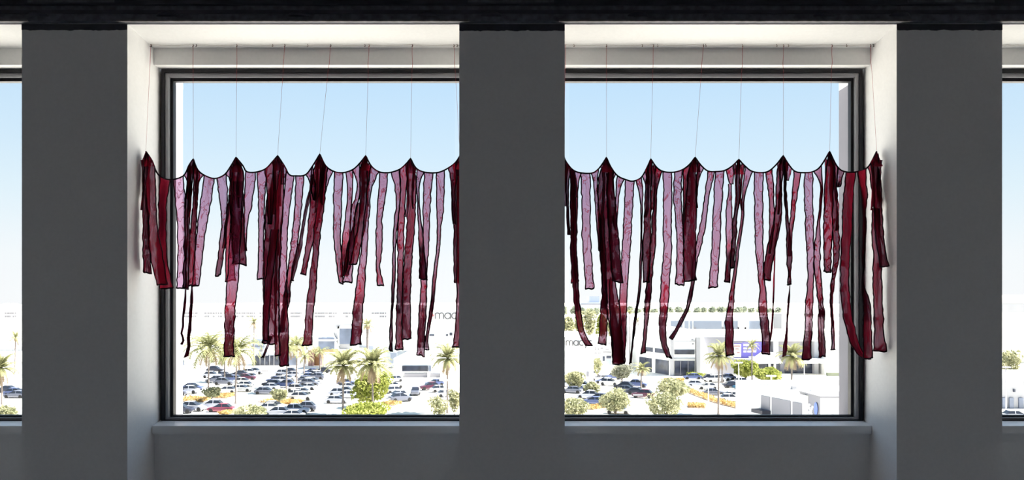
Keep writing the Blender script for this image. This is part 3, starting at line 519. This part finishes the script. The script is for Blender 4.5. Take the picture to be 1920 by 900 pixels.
q.add([(40.26+(105-cy)*-.08,cy,czz)]+[(40.28,cy+.62*math.cos(i*PI/8),czz+.85*math.sin(i*PI/8)) for i in range(16)], [(0,1+i,1+(i+1)%16) for i in range(16)]); q.build('sign_disc', M['bluesign'], t)
for i in range(4): 
    q = MB(); q.box(40.32,40.42,109.9-i*1.1,110.3-i*1.1,ZR-4.6,ZR-3.9); q.build('sign_letter', M['louvre'], t)
for i,(dx,zz,hh) in enumerate(((0,-2.3,.4),(.5,-2.0,.25),(.8,-2.25,.5),(1.3,-2.1,.6),(1.75,-2.0,.3),(2.2,-1.9,.7))):
    q = MB(); q.box(41.4+dx,41.65+dx,104.75,104.87,ZR+zz-hh,ZR+zz); q.build('sign_letter', M['louvre'], t)
q = MB(); q.box(*sorted((fx(1521,118),fx(1530,118))),118,119,ZR-.8,fz(727,118)); q.build('roof_vent', M['pale'], t)
q = MB(); q.box(fx(1486,123),fx(1494,123),123,124,ZR-.8,ZR-.3); q.build('roof_vent', M['louvre'], t)
# pale building in the outermost niche and its lower neighbour
t = building('shopping_mall', 'pale tall mall wall seen past the last pier', 'building', 1950, 240)
bbox(t,'wall',M['offwhite'],1800,2200,553,None,240,50); bbox(t,'upper_band',M['pale'],1800,2200,570,586,239.6,.5)
t = building('flat_roof_store', 'low white store with grey windows past the last pier', 'building', 1930, 140)
bbox(t,'wall',M['pale'],1840,2100,706,None,140,14); bbox(t,'roof_edge',M['white'],1838,2102,702,707,139.6,.6)
for a in (1880,1893,1911): bbox(t,'window',M['glazing'],a,a+8,746,774,139.7,.4)
bbox(t,'door',M['darkglass'],1901,1904,730,735,139.7,.3)
# far, hazy buildings on the horizon
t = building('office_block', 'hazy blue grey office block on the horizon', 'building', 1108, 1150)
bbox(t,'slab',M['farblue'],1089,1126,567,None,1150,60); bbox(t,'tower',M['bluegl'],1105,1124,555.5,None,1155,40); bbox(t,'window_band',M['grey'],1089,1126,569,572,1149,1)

# ---------------------------------------------------------------- palms, trees, shrubs
def frond_mesh(L, droop, up, mname, m, seed, fan=False):
    r = random.Random(seed); q = MB(); n = 7; P = []
    for i in range(n+1):
        t_ = i/n; a = up-droop*t_*t_
        if i == 0: P.append(Vector((0,0,0)))
        else: P.append(P[-1]+Vector((math.cos(a),0,math.sin(a)))*L/n)
    for i in range(n):
        wd = .09*(1-i/n)+.02
        q.add([P[i]+Vector((0,wd,0)),P[i]-Vector((0,wd,0)),P[i+1]-Vector((0,wd*.8,0)),P[i+1]+Vector((0,wd*.8,0))],[(0,1,2,3)])
    k = 11
    for i in range(k):
        t_ = .15+.85*i/k if not fan else .55+.45*i/k
        f = t_*n; j = min(int(f), n-1); p = P[j].lerp(P[j+1], f-j); d = (P[j+1]-P[j]).normalized()
        ll = (.75-.45*t_)*(L/3.2)*1.15 if not fan else .9
        for s_ in (-1,1):
            tip = p+d*ll*.75+Vector((0,s_*ll*.8,-ll*.28+r.uniform(-.06,.06)))
            q.add([p-d*.11, p+d*.11, tip],[(0,1,2)])
    return q.mesh('frond', m)
FR = [frond_mesh(3.4, 1.5, .95, 'f', M['palm'], 1), frond_mesh(3.3, 1.7, .5, 'f', M['palm'], 2), frond_mesh(3.0, 1.5, .0, 'f', M['palm'], 3), frond_mesh(2.4, 1.0, -.7, 'f', M['palmdry'], 4)]
FF = [frond_mesh(2.5, 1.1, 1.15, 'f', M['palm'], 5), frond_mesh(2.6, 1.3, .55, 'f', M['palm'], 6), frond_mesh(2.4, 1.2, .0, 'f', M['palm'], 7), frond_mesh(2.2, .8, -.75, 'f', M['palmdry'], 8)]
placed = []
PALMS = 'palms standing around the car park'
def palm(px, pyb, pyc, rpx, label, fan=False, n=42, tr=.17):
    x, Y, z = G(px, pyb); H = (pyb-pyc)*Y/F; k = rpx*Y/F/(1.8 if fan else 2.15)
    t = thing('fan_palm' if fan else 'date_palm', label, 'palm', (x,Y,z), PALMS); placed.append((x,Y,.35,.35))
    q = MB(); lean = R.uniform(-.25,.25)
    q.tube([(x+lean*f*f, Y, z+H*f) for f in (0,.03,.3,.6,.9,1)], [tr*1.5,tr*1.15,tr,tr*.9,tr*.95,tr*.6], 8); q.build('trunk', M['trunk'], t, True)
    q = MB(); q.tube([(x+lean,Y,z+H-.9*k),(x+lean,Y,z+H-.4*k),(x+lean,Y,z+H+.15*k)], [tr*.9,tr*2.0,tr*.8], 8); q.build('boot', M['palmdry'], t, True)
    for i in range(n):
        f = (i+.5)/n; lv = (0 if f < .3 else 1 if f < .6 else 2 if f < .86 else 3) if not fan else (0 if f < .30 else 1 if f < .58 else 2 if f < .86 else 3)
        o = bpy.data.objects.new('frond', (FF if fan else FR)[lv]); COL.objects.link(o); o.parent = t
        o.location = (lean,0,H); o.rotation_euler = (R.uniform(-.15,.15), R.uniform(-.18,.18), i*2.399+R.uniform(-.2,.2)); sc = k*R.uniform(.85,1.1); o.scale = (sc,sc,sc)
palm(391,727,652,40,'feathery palm with round starburst crown beside the two dangling red threads')
palm(442,757,657,38,'feathery palm behind the long dark-ended strip, tall trunk beside the olive shrub',n=34)
palm(421,716,668,24,'shorter feathery palm crowded between two taller ones',n=24)
palm(476,694,604,13,'small far palm with ragged dark crown before the white hall',True,20)
palm(537,737,655,24,'feathery palm half hidden by the thick dark strips',n=26)
palm(556,727,647,28,'feathery palm showing between two red strips, over the parked cars',n=28)
palm(570,706,668,17,'lower palm by the pink stone pillars',n=22)
palm(600,700,660,14,'small palm by the tan awning',n=20)
palm(689,694,610,15,'far palm with thick grey trunk beside the entrance cube',True,20,.35)
palm(643,777,686,31,'bushy fan palm standing alone at the drive edge',True,66)
palm(699,780,683,33,'bushy fan palm in front of the yellow-green tree',True,66)
palm(839,775,672,27,'bushy fan palm against the middle pier edge, by a white lamp post',True,62)
palm(1347,777,668,24,'shaggy fan palm with bare base beside the white leaning wall',True,60)
palm(1484,775,668,25,'shaggy pinkish fan palm in front of the mall doors',True,64)
palm(1202,735,692,15,'fan palm among bushes before the corner shop',True,36)
palm(1410,719,648,13,'small fan palm overlapping the violet sign',True,24)
palm(1354,718,652,14,'small dark palm against the leaning grey wall',True,18)
palm(1181,690,586,8,'thin tall palm above the white tower',True,14,.14)
palm(1197,684,600,7,'second thin palm beside the white tower',True,14,.14)
palm(4,760,690,30,'bushy palm past the first pier, cut by the frame',True,46)
palm(28,700,634,13,'small palm past the first pier, behind the bushy one',True,22)
def leafblob(q, cx, cy, cz, rx, ry, rz, n, ls, r):
    for i in range(n):
        while True:
            d = Vector((r.uniform(-1,1), r.uniform(-1,1), r.uniform(-1,1)))
            if .05 < d.length < 1: break
        d = d.normalized()*(d.length**.33)
        p = Vector((cx+d.x*rx, cy+d.y*ry, cz+d.z*rz))
        a = Vector((r.gauss(0,1),r.gauss(0,1),r.gauss(0,1))).normalized(); c = a.cross(Vector((r.gauss(0,1),r.gauss(0,1),r.gauss(0,1)))).normalized()
        l = ls*r.uniform(.6,1.3); w2 = l*.42
        q.add([p-a*l, p+c*w2, p+a*l, p-c*w2], [(0,1,2,3)])
def tree(name, cat, label, px, pyb, pyt, wpx, m, group, n=900, ls=.42, clear=.25, nb=7):
    x, Y, z = G(px, pyb); H = (pyb-pyt)*Y/F; wd = wpx*Y/F
    t = thing(name, label, cat, (x,Y,z), group); placed.append((x,Y,.3,.3)); r = random.Random(int(px*7+pyb))
    q = MB(); zc = z+H*clear; hh = H*(1-clear)
    leafblob(q, x, Y, zc+hh*.5, wd*.36, wd*.36, hh*.40, n//3, ls, r)
    for i in range(nb):
        a = i*2.399; rr = wd*.27*math.sqrt((i+.6)/nb)
        leafblob(q, x+math.cos(a)*rr*1.1, Y+math.sin(a)*rr, zc+hh*(.30+.45*r.random()), wd*.21, wd*.21, hh*.24, int(n*.67/nb), ls, r)
    q.build('crown', m, t)
    k = MB(); tr = max(.06, wd*.025)
    k.tube([(x,Y,z),(x+.05,Y,z+H*clear),(x,Y,zc+hh*.55)], [tr*1.4,tr,tr*.4], 7)
    for i in range(3):
        a = i*2.1+1; k.tube([(x,Y,z+H*clear*.9),(x+math.cos(a)*wd*.2,Y+math.sin(a)*wd*.2,zc+hh*.5)],[tr*.7,tr*.25],5)
    k.build('trunk', M['bark'], t, True)
NT = 'leafy trees by the car park'
tree('leafy_tree','tree','bright yellow-green tree between the two bushy fan palms',697,764,692,86,M['leafg'],NT,2800,.40,.06,16)
tree('leafy_tree','tree','low bright yellow-green tree against the window sill, under the fan palm',686,792,752,100,M['leafg'],NT,2800,.34,.04,16)
tree('leafy_tree','tree','round yellow-green bush tree under the violet sign',1398,714,672,54,M['leafg'],NT,1800,.40,.08,10)
tree('leafy_tree','tree','low yellow-green bush tree before the mall doors, next to the round one',1440,720,688,60,M['leafg'],NT,1800,.38,.05,10)
tree('shrub_tree','tree','small olive tree over the flower bed by the blue car',397,758,725,40,M['leafo'],NT,900,.30,.35)
tree('shrub_tree','tree','wide olive tree at the sill beside the tall palm trunk',470,788,756,74,M['leafo'],NT,1400,.28,.15)
tree('shrub_tree','tree','small olive tree over the orange bed between car rows',524,762,728,36,M['leafo'],NT,900,.30,.25)
tree('shrub_tree','tree','thin olive tree at the sill by the middle pier and lamp post',822,790,742,44,M['leafo'],NT,800,.28,.12)
tree('shrub_tree','tree','thin pale tree touching the middle pier, below the fan palm',852,786,725,28,M['leafo'],NT,700,.28,.12)
tree('leafy_tree','tree','dusty olive tree below the grey lettered wing',1078,735,692,46,M['leafo'],NT,1200,.34,.1)
tree('leafy_tree','tree','olive tree at the sill corner against the middle pier',1078,790,744,64,M['leafo'],NT,1500,.28,.1)
tree('leafy_tree','tree','large dusty olive tree between the two car rows',1154,782,727,72,M['leafo'],NT,2200,.30,.12,12)
tree('leafy_tree','tree','small olive tree over the dark car by the store wing',1110,745,713,36,M['leafo'],NT,900,.32,.1)
tree('leafy_tree','tree','silvery tree beside the small palm and white van roof',1166,716,680,48,M['leafs'],NT,1300,.36,.1)
tree('leafy_tree','tree','dark green shrub tree under the small dark signs',1120,708,668,22,M['leafo'],NT,600,.32,.1)
tree('leafy_tree','tree','wide dusty olive tree ending the long car row',1262,752,706,74,M['leafo'],NT,2200,.32,.1,12)
tree('leafy_tree','tree','wide pale olive tree at the sill before the dusty one',1246,795,734,80,M['leafo'],NT,2400,.28,.1,12)
tree('leafy_tree','tree','pinkish olive tree past the last pier',1894,716,652,44,M['leafo'],NT,1300,.36,.15)
tree('shrub_tree','tree','small olive tree past the first pier, at the sill',14,790,758,44,M['leafo'],NT,800,.28,.15)
MT = 'tall trees behind the lettered store wing'
for i,(px,pt,wd,lb) in enumerate(((1066,588,26,'yellowish tall tree touching the middle pier, over the store roof'),(1086,578,24,'second tall tree from the middle pier over the store roof'),(1106,576,28,'broadest yellowish tree over the store roof'),(1128,584,26,'yellowish tree beside the reddish strip, over the store roof'),(1148,590,20,'last of the tall trees, behind the thick strips'))):
    tree('leafy_tree','tree',lb,px,650-(i%2)*4,pt,wd,M['leafo'] if i != 3 else M['leafg'],MT,800,.7,.2)
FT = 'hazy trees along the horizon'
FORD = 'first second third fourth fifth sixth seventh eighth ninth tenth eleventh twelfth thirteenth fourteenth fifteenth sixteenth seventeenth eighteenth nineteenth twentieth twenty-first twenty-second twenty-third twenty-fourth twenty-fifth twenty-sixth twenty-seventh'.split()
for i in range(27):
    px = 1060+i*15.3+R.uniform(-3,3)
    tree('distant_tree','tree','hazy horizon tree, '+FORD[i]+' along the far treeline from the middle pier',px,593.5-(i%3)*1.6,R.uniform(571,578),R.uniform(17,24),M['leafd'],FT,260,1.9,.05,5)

# flower beds and hedges
def bed(pts, label, hgt=.35, w2=1.3, n=500, m='flower'):
    P = [Vector(G(*p)) for p in pts]; t = thing('flower_bed', label, 'flower bed', tuple(P[0]), 'flower beds in the car park')
    k = MB(); q = MB(); r = random.Random(int(pts[0][0]))
    for i in range(len(P)-1):
        d = (P[i+1]-P[i]); nn = Vector((-d.y,d.x,0)).normalized()*w2
        k.prism([tuple((P[i]-nn)[:2]),tuple((P[i+1]-nn)[:2]),tuple((P[i+1]+nn)[:2]),tuple((P[i]+nn)[:2])][::1], GZ, GZ+.16)
        for j in range(9): c = P[i].lerp(P[i+1], j/8); placed.append((c.x,c.y,w2*.8,w2*.8))
        for j in range(n//(len(P)-1)):
            c = P[i].lerp(P[i+1], r.random())+nn*r.uniform(-.9,.9); leafblob(q, c.x,c.y,GZ+.16+hgt*.5,.25,.25,hgt*.5,3,.22,r)
    k.build('kerb', M['soil'], t); o = q.build('flowers', M[m], t); o['kind'] = 'stuff'
bed([(345,749),(372,752),(388,752)],'orange flower bed under the small olive tree by the blue car',.5,2.2)
bed([(412,747),(433,742)],'short flower strip between the olive tree and white cars',.5,1.6,250)
bed([(504,752),(530,757),(560,758)],'orange flower bed at the end of the diagonal car row',.6,2.2)
bed([(420,776),(436,777)],'pinkish flower bed at the sill by the red car',.4,1.5,250)
bed([(727,760),(742,757)],'pinkish flower bed beside the yellow-green tree foot',.4,1.5,250)
bed([(1288,733),(1312,743),(1345,755),(1395,768)],'long orange hedge strip crossing behind the shaggy palm',.7,.8,700)
bed([(1290,763),(1322,764)],'short orange flower bed at the foot of the pale olive tree',.6,1.6,300)
bed([(1247,716),(1280,715)],'orange flower bed under the corner shop glass',.7,1.2,350)
bed([(1105,768),(1135,764)],'orange flower bed beside the blue cars at the sill',.6,1.0,300)
bed([(1293,706),(1330,711)],'green hedge strip below the corner shop',1.0,1.0,350,'leafg')

# lamp posts
def post(px, pyb, pyt, label, m='pole', arm=0, r=.12):
    x, Y, z = G(px, pyb); H = (pyb-pyt)*Y/F; t = thing('lamp_post', label, 'lamp post', (x,Y,z), 'lamp posts in the car park'); placed.append((x,Y,.3,.3))
    q = MB(); q.tube([(x,Y,z),(x,Y,z+.5),(x,Y,z+.52),(x,Y,z+H)], [r*1.8,r*1.8,r,r*.7], 8); q.build('pole', M[m], t, True)
    q = MB()
    if arm:
        q.tube([(x,Y,z+H),(x+arm*.25,Y,z+H+.55),(x+arm*.6,Y,z+H+.85),(x+arm,Y,z+H+.95)], [r*.8]*4, 8); q.build('curved_arm', M[m], t, True)
    else:
        q.box(x-.75,x+.75,Y-.25,Y+.25,z+H,z+H+.22); q.build('lamp_head', M[m], t)
post(833,788,714,'white lamp post beside the fan palm at the middle pier'); post(1385,745,681,'white lamp post in front of the round yellow-green bush')
post(1446,783,706,'stout white lamp post before the grey bays of the flat store',r=.16); post(1508,716,683,'white post with curved arm before the mall doors',arm=2.2)
post(1485,783,752,'short white post beside the flat store awning',r=.1); post(1196,787,742,'thin grey lamp post between the two olive trees','polegrey',r=.06)
post(1328,768,712,'thin white lamp post beside the parked cars and hedge strip',r=.10); post(497,720,696,'thin grey post by the dark blue shop glass','polegrey',r=.1)
post(28,688,655,'grey lamp post past the first pier','polegrey',r=.15); post(1886,775,690,'grey lamp post past the last pier','polegrey',r=.1)

# ---------------------------------------------------------------- cars
def car_meshes():
    # cross sections along the length: (x, z bottom, z shoulder, half width)
    st = [(-2.22,.42,.70,.62),(-2.12,.30,.86,.80),(-1.5,.22,.93,.88),(-.6,.20,.94,.90),(.7,.20,.92,.90),(1.3,.22,.86,.88),(2.0,.28,.74,.80),(2.22,.40,.60,.60)]
    q = MB()
    for x,zb,zt,h in st: q.v += [(x,-h*.9,zb),(x,-h,zb+(zt-zb)*.35),(x,-h*.95,zt-.05),(x,-h*.78,zt),(x,h*.78,zt),(x,h*.95,zt-.05),(x,h,zb+(zt-zb)*.35),(x,h*.9,zb)]
    for i in range(len(st)-1):
        for k in range(8): q.f.append((i*8+k,i*8+(k+1)%8,(i+1)*8+(k+1)%8,(i+1)*8+k))
    q.f += [tuple(range(8))[::-1], tuple(range(56,64))]
    body = q
    g = MB(); lo = [(-1.75,.72),(1.05,.74)]; 
    g.add([(-1.75,-.74,.92),(1.10,-.74,.90),(1.10,.74,.90),(-1.75,.74,.92),(-1.15,-.58,1.40),(.20,-.58,1.42),(.20,.58,1.42),(-1.15,.58,1.40)],[(0,1,5,4),(1,2,6,5),(2,3,7,6),(3,0,4,7)])
    r = MB(); r.add([(-1.18,-.60,1.39),(.24,-.60,1.41),(.24,.60,1.41),(-1.18,.60,1.39),(-1.0,-.5,1.46),(.08,-.5,1.47),(.08,.5,1.47),(-1.0,.5,1.46)],[(0,1,5,4),(1,2,6,5),(2,3,7,6),(3,0,4,7),(4,5,6,7),(3,2,1,0)])
    for s_ in (-1,1): r.add([(-.42,s_*.60,1.40),(-.30,s_*.60,1.40),(-.30,s_*.76,.92),(-.42,s_*.76,.92)],[(0,1,2,3)])
    wh = MB(); n = 12
    wh.v += [(.33*math.cos(2*PI*i/n),-.11,.33*math.sin(2*PI*i/n)) for i in range(n)]+[(.33*math.cos(2*PI*i/n),.11,.33*math.sin(2*PI*i/n)) for i in range(n)]
    wh.f += [tuple(range(n)),tuple(range(n,2*n))[::-1]]+[(i,n+i,n+(i+1)%n,(i+1)%n) for i in range(n)]
    return body, g, r, wh
body, gl, rf, wh = car_meshes()
BM = {k: body.mesh('body', v) for k, v in CARC.items()}; RM = {k: rf.mesh('roof', v) for k, v in CARC.items()}; GM = gl.mesh('windows', M['carglass']); WM = wh.mesh('wheel', M['tyre'])
ORD = 'first second third fourth fifth sixth seventh eighth ninth tenth eleventh twelfth thirteenth fourteenth fifteenth sixteenth'.split()
CW = dict(white='white',silver='silver',grey='dark grey',blue='blue',dark='charcoal',maroon='maroon',red='bright red',bright='sky blue')
def car(px, py, c, label, rz, group):
    x, Y, z = G(px, py); ca, sa = abs(math.cos(rz)), abs(math.sin(rz)); ex, ey = 2.3*ca+.95*sa, 2.3*sa+.95*ca
    for _ in range(12):
        bad = [(X2,Y2) for X2,Y2,a,b2 in placed if abs(X2-x) < ex+a and abs(Y2-Y) < ey+b2]
        if not bad: break
        Y += .8
    else: return False
    placed.append((x,Y,ex,ey)); suv = R.random() < .4
    t = thing('car', label, 'car', (x,Y,z), group, rz)
    if suv: t.scale = (1,1.02,1.18)
    def part(n, me, loc=(0,0,0)):
        o = bpy.data.objects.new(n, me); COL.objects.link(o); o.parent = t; o.location = loc
    part('body', BM[c]); part('windows', GM); part('roof', RM[c])
    for wx in (-1.38,1.40):
        for wy in (-.80,.80): part('wheel', WM, (wx,wy,.33))
    return True
def row(desc, lst, rz=0., group=None, jit=.08):
    n = 0
    for it in lst:
        px, py, c = it[:3]; a = (it[3] if len(it) > 3 else rz)+R.uniform(-jit,jit)+(PI if R.random() < .5 else 0)
        lb = '%s car, %s in the %s' % (CW[c], ORD[n], desc)
        if car(px, py, c, lb, a, group or ('cars parked in the '+desc.split(',')[0])): n += 1
row('group behind the orange bed', [(333,741,'grey'),(349,739,'silver'),(362,731,'blue')])
row('sill row by the window edge, counted inwards', [(328,766,'grey'),(338,775,'dark'),(358,772,'silver'),(374,776,'silver'),(394,780,'red')])
row('lot under the feathery palms, far cars first', [(404,698,'dark'),(448,705,'dark'),(456,705,'white'),(397,709,'silver'),(413,708,'grey'),(425,712,'dark'),(467,705,'silver'),(463,712,'maroon'),(404,718,'grey'),(432,716,'blue'),(446,716,'silver'),(420,722,'grey'),(456,727,'white'),(424,737,'white'),(434,741,'white'),(450,722,'white')])
row('diagonal row behind the small olive tree, far cars first', [(541,700,'dark'),(532,705,'silver'),(546,709,'silver'),(525,711,'grey'),(538,714,'white'),(530,719,'silver'),(517,717,'blue'),(510,724,'dark'),(504,731,'silver'),(498,739,'grey'),(535,726,'blue')])
row('diagonal row along the drive, far cars first', [(604,699,'dark'),(584,701,'blue'),(597,706,'white'),(577,708,'silver'),(592,712,'grey'),(572,714,'blue'),(588,719,'silver'),(566,720,'grey'),(581,724,'grey'),(560,728,'white'),(574,731,'silver'),(556,736,'white'),(568,740,'white'),(549,744,'white'),(563,748,'silver'),(556,755,'white')])
row('sill row under the orange bed', [(500,771,'white'),(514,767,'silver'),(520,781,'silver'),(556,776,'silver'),(571,771,'grey'),(545,785,'silver')])
row('pair of lines behind the lone fan palm', [(650,722,'blue'),(653,730,'silver'),(649,740,'white'),(655,746,'silver'),(634,745,'silver'),(632,756,'silver')])
row('line beside the garage block, far cars first', [(738,716,'silver'),(727,724,'blue'),(737,728,'white'),(741,737,'silver'),(745,746,'silver'),(748,756,'grey')], .5)
row('open drive before the garage block', [(777,742,'grey',PI/2)])
row('cluster under the garage louvres', [(806,731,'maroon'),(815,723,'blue'),(826,735,'white'),(838,744,'silver')],.3)
row('long row below the lettered wing, counted from the wing', [(1117,709,'white'),(1126,714,'silver'),(1134,719,'blue'),(1143,723,'white'),(1157,716,'blue'),(1160,725,'silver'),(1172,722,'white'),(1170,730,'dark'),(1180,733,'silver'),(1190,729,'grey'),(1196,740,'dark'),(1205,732,'blue'),(1216,737,'silver'),(1206,746,'maroon'),(1218,748,'blue'),(1183,741,'grey')], -.45)
row('bright row against the middle pier, counted from the pier', [(1072,737,'grey'),(1090,740,'blue'),(1097,733,'silver'),(1103,748,'silver'),(1113,758,'blue'),(1128,760,'grey'),(1068,725,'silver'),(1160,776,'white')], -.35)
row('lot before the leaning wall, far cars first', [(1298,711,'blue'),(1334,715,'dark'),(1345,718,'white'),(1364,718,'silver'),(1376,717,'blue'),(1306,725,'silver'),(1326,730,'white'),(1374,727,'dark'),(1386,722,'silver'),(1319,742,'white'),(1338,741,'grey'),(1393,730,'bright'),(1352,749,'grey'),(1367,748,'white'),(1385,760,'silver'),(1282,733,'silver')])
row('strip past the first pier, far cars first', [(18,736,'dark'),(30,746,'grey'),(6,748,'blue')])
row('lot edge at the last pier', [(1904,786,'silver')])
for o in COL.objects:
    if '_o' in o: del o['_o']
